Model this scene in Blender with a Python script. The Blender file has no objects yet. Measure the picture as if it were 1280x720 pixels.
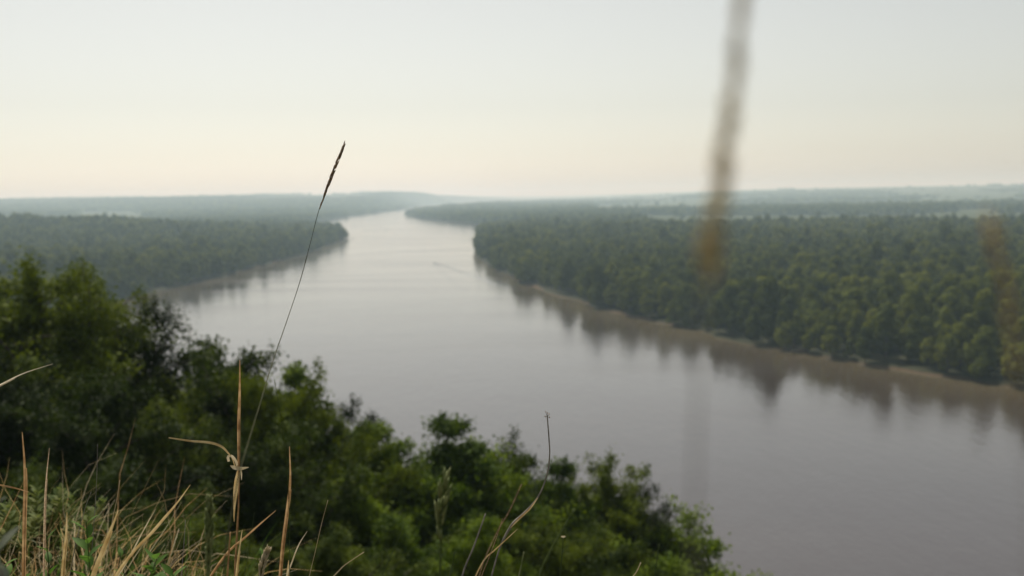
import bpy, math, random
import numpy as np
from mathutils import Matrix, Vector, Euler

SEED = 7
rng = np.random.default_rng(SEED)
random.seed(SEED)
R = math.radians
scene = bpy.context.scene
COL = scene.collection

# ------------------------------------------------------------------ camera
H = 65.0                      # camera height above the river
EYE = 0.92                    # above the turf
HG = H - EYE
F = 1244.0                    # 35 mm on 36 mm, in 1280-px units
PITCH, ROLL = 5.37, 1.1
cam_d = bpy.data.cameras.new("camera")
cam = bpy.data.objects.new("camera", cam_d)
COL.objects.link(cam)
cam_d.lens = 35.0
cam_d.sensor_width = 36.0
cam_d.clip_start = 0.01
cam_d.clip_end = 120000.0
FOCUS = 1.25
cam_d.dof.use_dof = True
cam_d.dof.focus_distance = FOCUS
cam_d.dof.aperture_fstop = 6.7
cam.matrix_world = (Matrix.Translation((0, 0, H)) @ Matrix.Rotation(R(90 - PITCH), 4, 'X')
                    @ Matrix.Rotation(-R(ROLL), 4, 'Z'))
scene.camera = cam
CM = cam.matrix_world.copy()


def ray(px, py):
    d = Vector(((px - 640) / F, -(py - 360) / F, -1.0))
    return (CM.to_3x3() @ d)


def at(px, py, d):            # a point at depth d (metres along the lens axis)
    return CM.translation + ray(px, py) * d


def on_water(px, py, z=0.0):
    r = ray(px, py)
    t = (z - H) / r.z
    return (r.x * t, r.y * t)


# ------------------------------------------------------------------ helpers
def link(name, me, parent=None, mats=None):
    o = bpy.data.objects.new(name, me)
    COL.objects.link(o)
    if parent is not None:
        o.parent = parent
    if mats is not None and me is not None and not me.materials:
        for m in (mats if isinstance(mats, (list, tuple)) else [mats]):
            me.materials.append(m)
    return o


def tag(o, label=None, cat=None, group=None, kind=None):
    if label: o['label'] = label
    if cat: o['category'] = cat
    if group: o['group'] = group
    if kind: o['kind'] = kind
    return o


def np_mesh(name, verts, faces, k, smooth=False):
    """faces: (n,k) int array"""
    me = bpy.data.meshes.new(name)
    verts = np.asarray(verts, dtype=np.float32)
    faces = np.asarray(faces, dtype=np.int32)
    n = len(faces)
    me.vertices.add(len(verts)); me.vertices.foreach_set('co', verts.ravel())
    me.loops.add(n * k); me.loops.foreach_set('vertex_index', faces.ravel())
    me.polygons.add(n)
    me.polygons.foreach_set('loop_start', np.arange(0, n * k, k, dtype=np.int32))
    me.polygons.foreach_set('loop_total', np.full(n, k, dtype=np.int32))
    if smooth:
        me.polygons.foreach_set('use_smooth', np.ones(n, dtype=bool))
    me.update(calc_edges=True)
    return me


def hsh(ix, iy, s):
    n = (ix * 374761393 + iy * 668265263 + s * 974634777) & 0xffffffff
    n = ((n ^ (n >> 13)) * 1274126177) & 0xffffffff
    return ((n ^ (n >> 16)) & 0xffff) / 65535.0


def vnoise(x, y, s=0):
    x = np.asarray(x, float); y = np.asarray(y, float)
    ix = np.floor(x).astype(np.int64); iy = np.floor(y).astype(np.int64)
    fx = x - ix; fy = y - iy
    fx = fx * fx * (3 - 2 * fx); fy = fy * fy * (3 - 2 * fy)
    a = hsh(ix, iy, s); b = hsh(ix + 1, iy, s); c = hsh(ix, iy + 1, s); d = hsh(ix + 1, iy + 1, s)
    return (a * (1 - fx) + b * fx) * (1 - fy) + (c * (1 - fx) + d * fx) * fy


def fbm(x, y, s=0, o=3):
    v = 0; a = .5; t = 0
    for i in range(o):
        v = v + a * vnoise(x * 2 ** i, y * 2 ** i, s + i * 17); t += a; a *= .5
    return v / t


def sstep(a, b, x):
    t = np.clip((np.asarray(x, float) - a) / (b - a), 0, 1)
    return t * t * (3 - 2 * t)


class MB:
    """collects tubes, ribbons and leaves into one mesh"""
    def __init__(s): s.v = []; s.f = []; s.m = []
    def tube(s, path, rad, sides=6, mi=0, cap=True):
        pts = [Vector(p) for p in path]
        n = len(pts); b0 = len(s.v)
        ref = Vector((0.31, 0.87, 0.2)).normalized()
        for i, p in enumerate(pts):
            t = (pts[min(i + 1, n - 1)] - pts[max(i - 1, 0)]).normalized()
            a = t.cross(ref)
            if a.length < .05: a = t.cross(Vector((1, 0, 0)))
            a.normalize(); b = t.cross(a)
            r = rad[i] if hasattr(rad, '__len__') else rad
            for k in range(sides):
                q = 2 * math.pi * k / sides
                s.v.append(p + a * (r * math.cos(q)) + b * (r * math.sin(q)))
        for i in range(n - 1):
            for k in range(sides):
                k2 = (k + 1) % sides
                s.f.append((b0 + i * sides + k, b0 + i * sides + k2, b0 + (i + 1) * sides + k2, b0 + (i + 1) * sides + k)); s.m.append(mi)
        if cap:
            s.f.append(tuple(b0 + k for k in range(sides))[::-1]); s.m.append(mi)
            s.f.append(tuple(b0 + (n - 1) * sides + k for k in range(sides))); s.m.append(mi)
    def ribbon(s, path, wid, side, fold=.25, twist=0.0, mi=0):
        """leaf blade: three verts across, folded along the midrib"""
        pts = [Vector(p) for p in path]; n = len(pts); b0 = len(s.v)
        side = Vector(side).normalized()
        for i, p in enumerate(pts):
            t = (pts[min(i + 1, n - 1)] - pts[max(i - 1, 0)]).normalized()
            a = side - t * side.dot(t)
            if a.length < 1e-3: a = t.cross(Vector((0, 0, 1)))
            a.normalize()
            a = Matrix.Rotation(twist * i / (n - 1), 3, t) @ a
            b = t.cross(a)
            w = wid[i] if hasattr(wid, '__len__') else wid
            s.v += [p - a * w + b * (w * fold), p, p + a * w + b * (w * fold)]
        for i in range(n - 1):
            for k in range(2):
                s.f.append((b0 + i * 3 + k, b0 + i * 3 + k + 1, b0 + (i + 1) * 3 + k + 1, b0 + (i + 1) * 3 + k)); s.m.append(mi)
    def seed(s, p, d, l, w, mi=0):
        """a husk: long six-sided double cone"""
        d = Vector(d).normalized(); a = d.orthogonal().normalized(); b = d.cross(a); b0 = len(s.v); p = Vector(p)
        s.v.append(p)
        for h, r in ((.3, 1.), (.65, .75)):
            for k in range(5):
                q = 2 * math.pi * k / 5
                s.v.append(p + d * (l * h) + (a * math.cos(q) + b * math.sin(q)) * (w * r))
        s.v.append(p + d * l)
        for k in range(5):
            k2 = (k + 1) % 5
            s.f += [(b0, b0 + 1 + k2, b0 + 1 + k), (b0 + 1 + k, b0 + 1 + k2, b0 + 6 + k2, b0 + 6 + k), (b0 + 6 + k, b0 + 6 + k2, b0 + 11)]
            s.m += [mi] * 3
    def leaf(s, p, d, nrm, l, w, mi=0, cup=.15):
        d = Vector(d).normalized(); a = d.cross(Vector(nrm))
        if a.length < 1e-4: a = d.orthogonal()
        a.normalize(); n = a.cross(d); b0 = len(s.v); p = Vector(p)
        prof = ((.0, .06), (.25, .8), (.5, 1.), (.78, .6), (1., .04))
        for h, r in prof:
            c = p + d * (l * h) - n * (cup * l * h * h)
            s.v += [c - a * (w * r) + n * (w * r * .25), c, c + a * (w * r) + n * (w * r * .25)]
        for i in range(4):
            for k in range(2):
                s.f.append((b0 + i * 3 + k, b0 + i * 3 + k + 1, b0 + i * 3 + k + 4, b0 + i * 3 + k + 3)); s.m.append(mi)
    def box(s, c, sz, rot=None, mi=0):
        b0 = len(s.v); c = Vector(c)
        for x in (-.5, .5):
            for y in (-.5, .5):
                for z in (-.5, .5):
                    v = Vector((x * sz[0], y * sz[1], z * sz[2]))
                    if rot is not None: v = rot @ v
                    s.v.append(c + v)
        for f in ((0, 1, 3, 2), (4, 6, 7, 5), (0, 4, 5, 1), (2, 3, 7, 6), (0, 2, 6, 4), (1, 5, 7, 3)):
            s.f.append(tuple(b0 + i for i in f)); s.m.append(mi)
    def build(s, name, mats, parent=None, smooth=True, origin=None):
        me = bpy.data.meshes.new(name)
        o0 = Vector(origin) if origin is not None else Vector((0, 0, 0))
        me.from_pydata([tuple(v - o0) for v in s.v], [], s.f)
        for m in (mats if isinstance(mats, (list, tuple)) else [mats]): me.materials.append(m)
        me.polygons.foreach_set('material_index', s.m)
        if smooth: me.polygons.foreach_set('use_smooth', [True] * len(s.f))
        me.update()
        o = bpy.data.objects.new(name, me); COL.objects.link(o)
        if parent is not None: o.parent = parent
        elif origin is not None: o.location = o0
        return o


def taper(n, r_top, r_base):
    return [r_top + (r_base - r_top) * (i / (n - 1)) ** .8 for i in range(n)]


def smooth_path(pts, n=24):
    """Catmull-Rom through the points"""
    P = [Vector(p) for p in pts]
    P = [P[0] * 2 - P[1]] + P + [P[-1] * 2 - P[-2]]
    out = []
    segs = len(P) - 3
    for i in range(n):
        t = i / (n - 1) * segs; k = min(int(t), segs - 1); u = t - k
        a, b, c, d = P[k:k + 4]
        out.append(.5 * ((2 * b) + (c - a) * u + (2 * a - 5 * b + 4 * c - d) * u * u + (3 * b - a - 3 * c + d) * u ** 3))
    return out


# ------------------------------------------------------------------ materials
def mat(name):
    m = bpy.data.materials.new(name); m.use_nodes = True
    nt = m.node_tree; nt.nodes.clear()
    out = nt.nodes.new('ShaderNodeOutputMaterial')
    return m, nt, out


def ramp(nt, fac, stops):
    r = nt.nodes.new('ShaderNodeValToRGB')
    els = r.color_ramp.elements
    els[0].position, els[0].color = stops[0][0], (*stops[0][1], 1)
    els[1].position, els[1].color = stops[-1][0], (*stops[-1][1], 1)
    for p, c in stops[1:-1]:
        e = els.new(p); e.color = (*c, 1)
    nt.links.new(fac, r.inputs[0])
    return r.outputs[0]


def foliage(name, c_dark, c_mid, c_light, trans=.35, nscale=.35, hue_rand=True, rough=.7, stand=0, spec=.10):
    m, nt, out = mat(name)
    N, L = nt.nodes, nt.links
    tc = N.new('ShaderNodeTexCoord')
    nz = N.new('ShaderNodeTexNoise'); nz.inputs['Scale'].default_value = nscale; nz.inputs['Detail'].default_value = 3
    L.new(tc.outputs['Object'], nz.inputs['Vector'])
    fac = nz.outputs['Fac']
    if hue_rand:
        oi = N.new('ShaderNodeObjectInfo')
        mx = N.new('ShaderNodeMath'); mx.operation = 'MULTIPLY_ADD'
        L.new(oi.outputs['Random'], mx.inputs[0]); mx.inputs[1].default_value = .42; mx.inputs[2].default_value = -.21
        ad = N.new('ShaderNodeMath'); ad.operation = 'ADD'
        L.new(mx.outputs[0], ad.inputs[0]); L.new(fac, ad.inputs[1]); fac = ad.outputs[0]
    if stand:
        gp = N.new('ShaderNodeNewGeometry'); n9 = N.new('ShaderNodeTexNoise'); n9.inputs['Scale'].default_value = .014; n9.inputs['Detail'].default_value = 3
        L.new(gp.outputs['Position'], n9.inputs['Vector'])
        m9 = N.new('ShaderNodeMath'); m9.operation = 'MULTIPLY_ADD'; L.new(n9.outputs['Fac'], m9.inputs[0]); m9.inputs[1].default_value = stand; m9.inputs[2].default_value = -stand / 2
        a9 = N.new('ShaderNodeMath'); a9.operation = 'ADD'; L.new(m9.outputs[0], a9.inputs[0]); L.new(fac, a9.inputs[1]); fac = a9.outputs[0]
    c = ramp(nt, fac, [(.3, c_dark), (.5, c_mid), (.72, c_light)])
    p = N.new('ShaderNodeBsdfPrincipled'); p.inputs['Roughness'].default_value = rough
    p.inputs['Specular IOR Level'].default_value = spec
    t = N.new('ShaderNodeBsdfTranslucent')
    tb = N.new('ShaderNodeMix'); tb.data_type = 'RGBA'; tb.blend_type = 'MULTIPLY'; tb.inputs[0].default_value = 1
    L.new(c, tb.inputs[6]); tb.inputs[7].default_value = (1.5, 1.45, .55, 1)
    L.new(c, p.inputs['Base Color']); L.new(tb.outputs[2], t.inputs['Color'])
    mxs = N.new('ShaderNodeMixShader'); mxs.inputs[0].default_value = trans
    L.new(p.outputs[0], mxs.inputs[1]); L.new(t.outputs[0], mxs.inputs[2]); L.new(mxs.outputs[0], out.inputs[0])
    return m


def simple(name, c1, c2, scale=8., rough=.75, trans=0., spec=.3, stretch=None):
    m, nt, out = mat(name); N, L = nt.nodes, nt.links
    tc = N.new('ShaderNodeTexCoord'); nz = N.new('ShaderNodeTexNoise')
    nz.inputs['Scale'].default_value = scale; nz.inputs['Detail'].default_value = 4
    src = tc.outputs['Object']
    if stretch:
        mp = N.new('ShaderNodeMapping'); mp.inputs['Scale'].default_value = stretch
        L.new(src, mp.inputs[0]); src = mp.outputs[0]
    L.new(src, nz.inputs['Vector'])
    c = ramp(nt, nz.outputs['Fac'], [(.35, c1), (.65, c2)])
    p = N.new('ShaderNodeBsdfPrincipled'); p.inputs['Roughness'].default_value = rough
    p.inputs['Specular IOR Level'].default_value = spec
    L.new(c, p.inputs['Base Color'])
    if trans > 0:
        t = N.new('ShaderNodeBsdfTranslucent'); L.new(c, t.inputs[0])
        ms = N.new('ShaderNodeMixShader'); ms.inputs[0].default_value = trans
        L.new(p.outputs[0], ms.inputs[1]); L.new(t.outputs[0], ms.inputs[2]); L.new(ms.outputs[0], out.inputs[0])
    else:
        L.new(p.outputs[0], out.inputs[0])
    return m


M_leafA = foliage('leaf_birch', (.017, .030, .006), (.040, .064, .009), (.125, .165, .015), .24, .7)
M_leafB = foliage('leaf_maple', (.024, .045, .006), (.060, .104, .009), (.155, .220, .018), .33, .8)
M_bark = simple('bark', (.05, .042, .034), (.13, .115, .095), 3., .9)
M_canopy = foliage('leaf_forest', (.062, .078, .015), (.106, .125, .020), (.165, .178, .028), .30, .10, rough=.9, stand=.9, spec=.03)
M_dry = simple('dry_grass', (.43, .29, .11), (.68, .53, .27), 60., .7, .42)
M_rust = simple('rusty_grass', (.34, .19, .08), (.60, .40, .20), 90., .7, .4)
M_straw = simple('straw', (.50, .41, .24), (.72, .62, .43), 70., .65, .4)
M_green = simple('green_grass', (.05, .085, .02), (.11, .15, .04), 20., .6, .35)
M_husk = simple('husk', (.30, .21, .13), (.58, .44, .29), 400., .8, .55)
M_headtan = simple('ripe_head', (.56, .47, .26), (.80, .70, .44), 300., .8, .5)
M_olive = simple('olive_stem', (.045, .05, .025), (.085, .085, .045), 60., .9, 0, .05)
M_spike = simple('green_spike', (.13, .17, .05), (.24, .26, .10), 90., .7, .2)
M_weed = simple('weed_leaf', (.07, .15, .02), (.14, .26, .04), 30., .6, .4)
M_sage = simple('goosefoot_leaf', (.09, .14, .03), (.20, .22, .06), 25., .7, .35)
M_grey = simple('wormwood_leaf', (.10, .12, .085), (.19, .21, .15), 25., .8, .3)
M_greystem = simple('grey_stem', (.16, .145, .12), (.30, .27, .22), 120., .8)

# ------------------------------------------------------------------ terrain
gx, gy = math.sin(R(30)), math.cos(R(30))          # downhill direction of the bluff
S_SHORE = 93.0


def P(s, k):                                        # along-slope coordinates to the map
    return (gx * s - gy * k, gy * s + gx * k)


rb = [on_water(x, y) for x, y in ((1400, 516), (1280, 487), (1180, 472), (1060, 451), (960, 433), (880, 418), (810, 402),
                                  (740, 384), (680, 364), (640, 348), (612, 335), (597, 322), (594, 310), (597, 297), (604, 290), (650, 286))]
rb2 = [on_water(x, y) for x, y in ((660, 283), (600, 281.0), (560, 277.5), (525, 273.5), (507, 269), (520, 264), (600, 258), (700, 252))]
lb0 = [on_water(x, y) for x, y in ((600, 252.5), (530, 256), (500, 262.5), (450, 269), (420, 273.5), (370, 281))]
lb = [on_water(x, y) for x, y in ((380, 286), (425, 290), (431, 296), (428, 301), (400, 312), (350, 327), (280, 346), (200, 364), (165, 374), (60, 392), (-80, 412))]
poly = [P(S_SHORE, -1500), P(S_SHORE + 2, -300), P(S_SHORE - 2, 0), P(S_SHORE + 3, 200), P(S_SHORE + 25, 420), (-1400, 330), (-3000, 900),
        (-2600, 1500), (-900, 620)] + lb[::-1] + lb0[::-1] + rb2[::-1] + rb[::-1] + [(700, -20), (1400, -420)]
POLY = np.array(poly)


def river_sd(x, y):
    """signed distance to the river outline, positive on land"""
    x = np.asarray(x, float).ravel(); y = np.asarray(y, float).ravel()
    out = np.empty(len(x))
    A = POLY; B = np.roll(POLY, -1, axis=0)
    for c in range(0, len(x), 60000):
        xs = x[c:c + 60000, None]; ys = y[c:c + 60000, None]
        dx = B[:, 0] - A[:, 0]; dy = B[:, 1] - A[:, 1]
        t = np.clip(((xs - A[:, 0]) * dx + (ys - A[:, 1]) * dy) / (dx * dx + dy * dy), 0, 1)
        d = np.sqrt(((xs - A[:, 0] - t * dx) ** 2 + (ys - A[:, 1] - t * dy) ** 2).min(axis=1))
        cond = ((A[:, 1] > ys) != (B[:, 1] > ys)) & (xs < dx * (ys - A[:, 1]) / np.where(dy == 0, 1e-9, dy) + A[:, 0])
        ins = cond.sum(axis=1) % 2 == 1
        out[c:c + 60000] = np.where(ins, -d, d)
    return out


def wob(x, y):
    return (fbm(x / 38., y / 38., 3) - .5) * 13 + (vnoise(x / 9., y / 9., 8) - .5) * 3


def ground(x, y, sd=None):
    x = np.asarray(x, float).ravel(); y = np.asarray(y, float).ravel()
    if sd is None: sd = river_sd(x, y) + wob(x, y)
    r = np.hypot(x, y); az = np.degrees(np.arctan2(x, y))
    flat = -3.2 + 4.4 * sstep(-4, 3, sd) + 1.6 * sstep(4, 90, sd) + (fbm(x / 60, y / 60, 5) - .5) * 1.2 * sstep(3, 25, sd)
    hills = 60 * sstep(4200, 9300, r) * sstep(2.5, 15, az) * sstep(170, 60, az) * (.85 + .25 * fbm(x / 2100, y / 2100, 33))
    hills += 72 * sstep(3600, 7600, r) * sstep(2, -6, az) * sstep(-170, -60, az) * (.8 + .4 * fbm(x / 1700, y / 1700, 21))
    hills += 24 * sstep(3000, 4200, r) * sstep(1, -8, az) * sstep(-170, -60, az) * fbm(x / 700, y / 700, 4)
    hills += 14 * sstep(9000, 20000, r) * fbm(x / 2500, y / 2500, 31)
    kx, ky = 1750 * math.sin(R(-26.5)), 1750 * math.cos(R(-26.5))
    hills += 27 * np.exp(-(((x - kx) / 330) ** 2 + ((y - ky) / 260) ** 2))
    flat = flat + hills * sstep(20, 220, sd)
    s = x * gx + y * gy + (fbm(x / 6 + 9, y / 6, 2) - .5) * .9 * sstep(3, 12, r) + (fbm(x / 23, y / 23, 12) - .5) * 5 * sstep(10, 30, r)
    drop = np.clip(s - 1.42, 0, 12.5) * 1.0 + np.clip(s - 14, 0, 46) * .5 + np.clip(s - 60, 0, 60) * .9
    drop = drop - 1.2 * np.exp(-((s - 1.75) / .5) ** 2) * 0
    bluff = HG - drop + (fbm(x / 1.3, y / 1.3, 6) - .5) * .12 * sstep(.3, 2, r)
    near = sstep(140, 105, s)
    hh = np.where(s < 140, np.maximum(bluff, -3.2 + 0 * x) * near + flat * (1 - near), flat)
    hh = np.where((s < 140), np.maximum(hh, -3.2), hh)
    # keep channel open between the bluff foot and the far banks
    return np.where((s < 140) & (sd > 0), np.maximum(hh, np.where(sd < 60, flat, hh)), np.where(s < 140, np.maximum(np.minimum(hh, 60 + 0 * x), -3.2), hh))


def gz(x, y):
    return float(ground(np.array([x]), np.array([y]))[0])


def fieldmask(x, y):
    """1 on open fields, 0 in woodland"""
    r = np.hypot(x, y); az = np.degrees(np.arctan2(x, y))
    n = fbm(x / 420 + 3, y / 420, 41)
    n2 = fbm(x / 1500, y / 900, 52)
    edge = 1620 + 260 * (fbm(az / 4 + 7, az * 0 + .5, 61) - .5) + 1500 * sstep(8.5, 5, az)
    right = sstep(0, 60, r - edge) * sstep(3.5, 6, az) * (n + .28 * sstep(2600, 1700, r) > .44)
    right = np.maximum(right, (r > 3400) * (az > 3) * (n2 > .53))
    left = (r > 5600) * (az < -8) * (n2 > .64) * (r < 9000)
    # the pale field behind the wooded knoll
    fx, fy = 2950 * math.sin(R(-22.3)), 2950 * math.cos(R(-22.3))
    lf = ((np.abs(az + 21.8) < 1.6) & (r > 2900) & (r < 4700)) * 1.0
    return np.maximum(np.maximum(right, left), lf)


# radial grid of the ground: fine near the camera and ahead, coarse behind
az_f = np.concatenate([np.linspace(-180, -45, 60, endpoint=False), np.linspace(-45, 45, 620, endpoint=False), np.linspace(45, 180, 60, endpoint=False)])
rr = np.concatenate([[.05], np.geomspace(.25, 250, 190), np.geomspace(256, 3500, 330), np.geomspace(3600, 42000, 90)])
AZ, RR = np.meshgrid(np.radians(az_f), rr)
X = RR * np.sin(AZ); Y = RR * np.cos(AZ)
Z = ground(X, Y)
nr, na = X.shape
idx = np.arange(nr * na).reshape(nr, na)
a = idx[:-1, :]; b = idx[1:, :]
faces = np.stack([a, b, np.roll(b, -1, axis=1), np.roll(a, -1, axis=1)], axis=-1).reshape(-1, 4)
me = np_mesh('ground', np.stack([X.ravel(), Y.ravel(), Z], axis=-1), faces, 4, True)
fm = fieldmask(X.ravel(), Y.ravel()).astype(np.float32)
at_ = me.attributes.new('field', 'FLOAT', 'POINT'); at_.data.foreach_set('value', fm)

m, nt, out = mat('ground'); N, L = nt.nodes, nt.links
tc = N.new('ShaderNodeTexCoord')
geo = N.new('ShaderNodeNewGeometry')
sep = N.new('ShaderNodeSeparateXYZ'); L.new(geo.outputs['Position'], sep.inputs[0])
n1 = N.new('ShaderNodeTexNoise'); n1.inputs['Scale'].default_value = .02; n1.inputs['Detail'].default_value = 6
L.new(tc.outputs['Object'], n1.inputs['Vector'])
n2 = N.new('ShaderNodeTexNoise'); n2.inputs['Scale'].default_value = 6.; n2.inputs['Detail'].default_value = 6
L.new(tc.outputs['Object'], n2.inputs['Vector'])
floor = ramp(nt, n1.outputs['Fac'], [(.3, (.028, .033, .016)), (.7, (.048, .048, .026))])
field = ramp(nt, n1.outputs['Fac'], [(.3, (.040, .056, .022)), (.7, (.075, .085, .036))])
fa = N.new('ShaderNodeAttribute'); fa.attribute_name = 'field'
mx = N.new('ShaderNodeMix'); mx.data_type = 'RGBA'; L.new(fa.outputs['Fac'], mx.inputs[0]); L.new(floor, mx.inputs[6]); L.new(field, mx.inputs[7])
sand = ramp(nt, n1.outputs['Fac'], [(.3, (.05, .040, .027)), (.6, (.125, .080, .052))])
n3 = N.new('ShaderNodeTexNoise'); n3.inputs['Scale'].default_value = .011; n3.inputs['Detail'].default_value = 3
L.new(tc.outputs['Object'], n3.inputs['Vector'])
za = N.new('ShaderNodeMath'); za.operation = 'MULTIPLY_ADD'; L.new(n3.outputs['Fac'], za.inputs[0]); za.inputs[1].default_value = -4.3
L.new(sep.outputs['Z'], za.inputs[2])
zr = N.new('ShaderNodeMapRange'); zr.inputs['From Min'].default_value = -2.2; zr.inputs['From Max'].default_value = -1.9
zr.inputs['To Min'].default_value = 1; zr.inputs['To Max'].default_value = 0
L.new(za.outputs[0], zr.inputs[0])
mx2 = N.new('ShaderNodeMix'); mx2.data_type = 'RGBA'; L.new(zr.outputs[0], mx2.inputs[0]); L.new(mx.outputs[2], mx2.inputs[6]); L.new(sand, mx2.inputs[7])
soil = ramp(nt, n2.outputs['Fac'], [(.35, (.045, .04, .025)), (.65, (.10, .085, .05))])
zt = N.new('ShaderNodeMapRange'); zt.inputs['From Min'].default_value = HG - 6; zt.inputs['From Max'].default_value = HG - 2
L.new(sep.outputs['Z'], zt.inputs[0])
# only the bluff top is soil: limit by the distance from the brink
vl = N.new('ShaderNodeVectorMath'); vl.operation = 'LENGTH'; L.new(geo.outputs['Position'], vl.inputs[0])
zl = N.new('ShaderNodeMapRange'); zl.inputs['From Min'].default_value = 90; zl.inputs['From Max'].default_value = 150; zl.inputs['To Min'].default_value = 1; zl.inputs['To Max'].default_value = 0
L.new(vl.outputs['Value'], zl.inputs[0])
zm = N.new('ShaderNodeMath'); zm.operation = 'MULTIPLY'; L.new(zt.outputs[0], zm.inputs[0]); L.new(zl.outputs[0], zm.inputs[1])
mx3 = N.new('ShaderNodeMix'); mx3.data_type = 'RGBA'; L.new(zm.outputs[0], mx3.inputs[0]); L.new(mx2.outputs[2], mx3.inputs[6]); L.new(soil, mx3.inputs[7])
p = N.new('ShaderNodeBsdfPrincipled'); p.inputs['Roughness'].default_value = .95; p.inputs['Specular IOR Level'].default_value = .1
L.new(mx3.outputs[2], p.inputs['Base Color']); L.new(p.outputs[0], out.inputs[0])
g = link('ground', me, None, m); tag(g, kind='structure')

# ------------------------------------------------------------------ river
W = 45000
i0 = idx[::2, ::2] if (nr % 2) else idx[:-1:2, ::2]
Xw = X.ravel()[i0.ravel()]; Yw = Y.ravel()[i0.ravel()]
idw = np.arange(i0.size).reshape(i0.shape)
aw = idw[:-1]; bw = idw[1:]
me = np_mesh('river_water', np.stack([Xw, Yw, Xw * 0], axis=-1), np.stack([aw, bw, np.roll(bw, -1, axis=1), np.roll(aw, -1, axis=1)], axis=-1).reshape(-1, 4), 4, True)
sdw = river_sd(Xw, Yw)
shal = np.exp(-np.clip(-sdw, 0, None) / 26.) * (.6 + .8 * fbm(Xw / 45, Yw / 45, 71))
a9_ = me.attributes.new('shallow', 'FLOAT', 'POINT'); a9_.data.foreach_set('value', shal.astype(np.float32))
m, nt, out = mat('water'); N, L = nt.nodes, nt.links
p = N.new('ShaderNodeBsdfPrincipled')
p.inputs['Base Color'].default_value = (.07, .055, .045, 1)
p.inputs['Roughness'].default_value = .10; p.inputs['IOR'].default_value = 2.0
p.inputs['Specular IOR Level'].default_value = .5
tc = N.new('ShaderNodeTexCoord')
def wave(scale, strength, dist, detail=2, stretch=(1, 1, 1), prev=None, rot=0):
    mp = N.new('ShaderNodeMapping'); mp.inputs['Scale'].default_value = stretch; mp.inputs['Rotation'].default_value = (0, 0, rot)
    L.new(tc.outputs['Object'], mp.inputs[0])
    nz = N.new('ShaderNodeTexNoise'); nz.inputs['Scale'].default_value = scale; nz.inputs['Detail'].default_value = detail
    L.new(mp.outputs[0], nz.inputs['Vector'])
    bp = N.new('ShaderNodeBump'); bp.inputs['Strength'].default_value = strength; bp.inputs['Distance'].default_value = dist
    L.new(nz.outputs['Fac'], bp.inputs['Height'])
    if prev is not None: L.new(prev, bp.inputs['Normal'])
    return bp.outputs[0]
b1 = wave(1.1, .9, .07, 3, (1, .45, 1), None, R(25))
b15 = wave(.33, .7, .10, 2, (1, .35, 1), b1, R(20))
b2 = wave(.045, .35, .35, 2, (1, .5, 1), b15, R(-40))
L.new(b2, p.inputs['Normal'])
# patches of ruffled and of smooth water, and drifting streaks of silt
nz = N.new('ShaderNodeTexNoise'); nz.inputs['Scale'].default_value = .012; nz.inputs['Detail'].default_value = 4
mp = N.new('ShaderNodeMapping'); mp.inputs['Rotation'].default_value = (0, 0, R(-25)); mp.inputs['Scale'].default_value = (.4, 1.6, 1)
L.new(tc.outputs['Object'], mp.inputs[0]); L.new(mp.outputs[0], nz.inputs['Vector'])
mr = N.new('ShaderNodeMapRange'); mr.inputs['From Min'].default_value = .35; mr.inputs['From Max'].default_value = .7
mr.inputs['To Min'].default_value = .07; mr.inputs['To Max'].default_value = .17
L.new(nz.outputs['Fac'], mr.inputs[0]); L.new(mr.outputs[0], p.inputs['Roughness'])
cw = ramp(nt, nz.outputs['Fac'], [(.3, (.036, .024, .024)), (.7, (.044, .031, .031))])
sh = N.new('ShaderNodeAttribute'); sh.attribute_name = 'shallow'
mw = N.new('ShaderNodeMix'); mw.data_type = 'RGBA'; L.new(sh.outputs['Fac'], mw.inputs[0]); L.new(cw, mw.inputs[6]); mw.inputs[7].default_value = (.125, .100, .058, 1)
L.new(mw.outputs[2], p.inputs['Base Color'])
L.new(p.outputs[0], out.inputs[0])
w = link('river_water', me, None, m); tag(w, kind='structure')
M_water = m

# boat wake: two low diverging ridges of disturbed water, and the small boat that makes them
wx, wy = on_water(543, 329); ex, ey = on_water(612, 362)
dvec = Vector((ex - wx, ey - wy, 0)); Lw = dvec.length; dvec.normalize(); nvec = Vector((-dvec.y, dvec.x, 0))
wb = MB()
for sgn in (-1, 1):
    pts_ = []
    for j in range(5):
        off = j * 1.6
        path = []
        for i in range(30):
            t = i / 29
            path.append(Vector((wx, wy, .02)) + dvec * (6 + off * 3 + (Lw - 20) * t) + nvec * sgn * (1.2 + (12 + off) * t ** .8 + .5 * math.sin(i * 2.1 + j)))
        n0 = len(wb.v)
        for i, q in enumerate(path):
            wdt = .9 + 1.2 * i / 29; hgt = (.55 * (1 - i / 29) ** .6 + .06) * (1 - .12 * j)
            wb.v += [q - nvec * wdt - Vector((0, 0, .06)), q + Vector((0, 0, hgt)), q + nvec * wdt - Vector((0, 0, .06))]
        for i in range(29):
            for k in range(2):
                wb.f.append((n0 + i * 3 + k, n0 + i * 3 + k + 1, n0 + i * 3 + k + 4, n0 + i * 3 + k + 3)); wb.m.append(0)
wk = wb.build('boat_wake', M_water); tag(wk, kind='structure')

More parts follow.
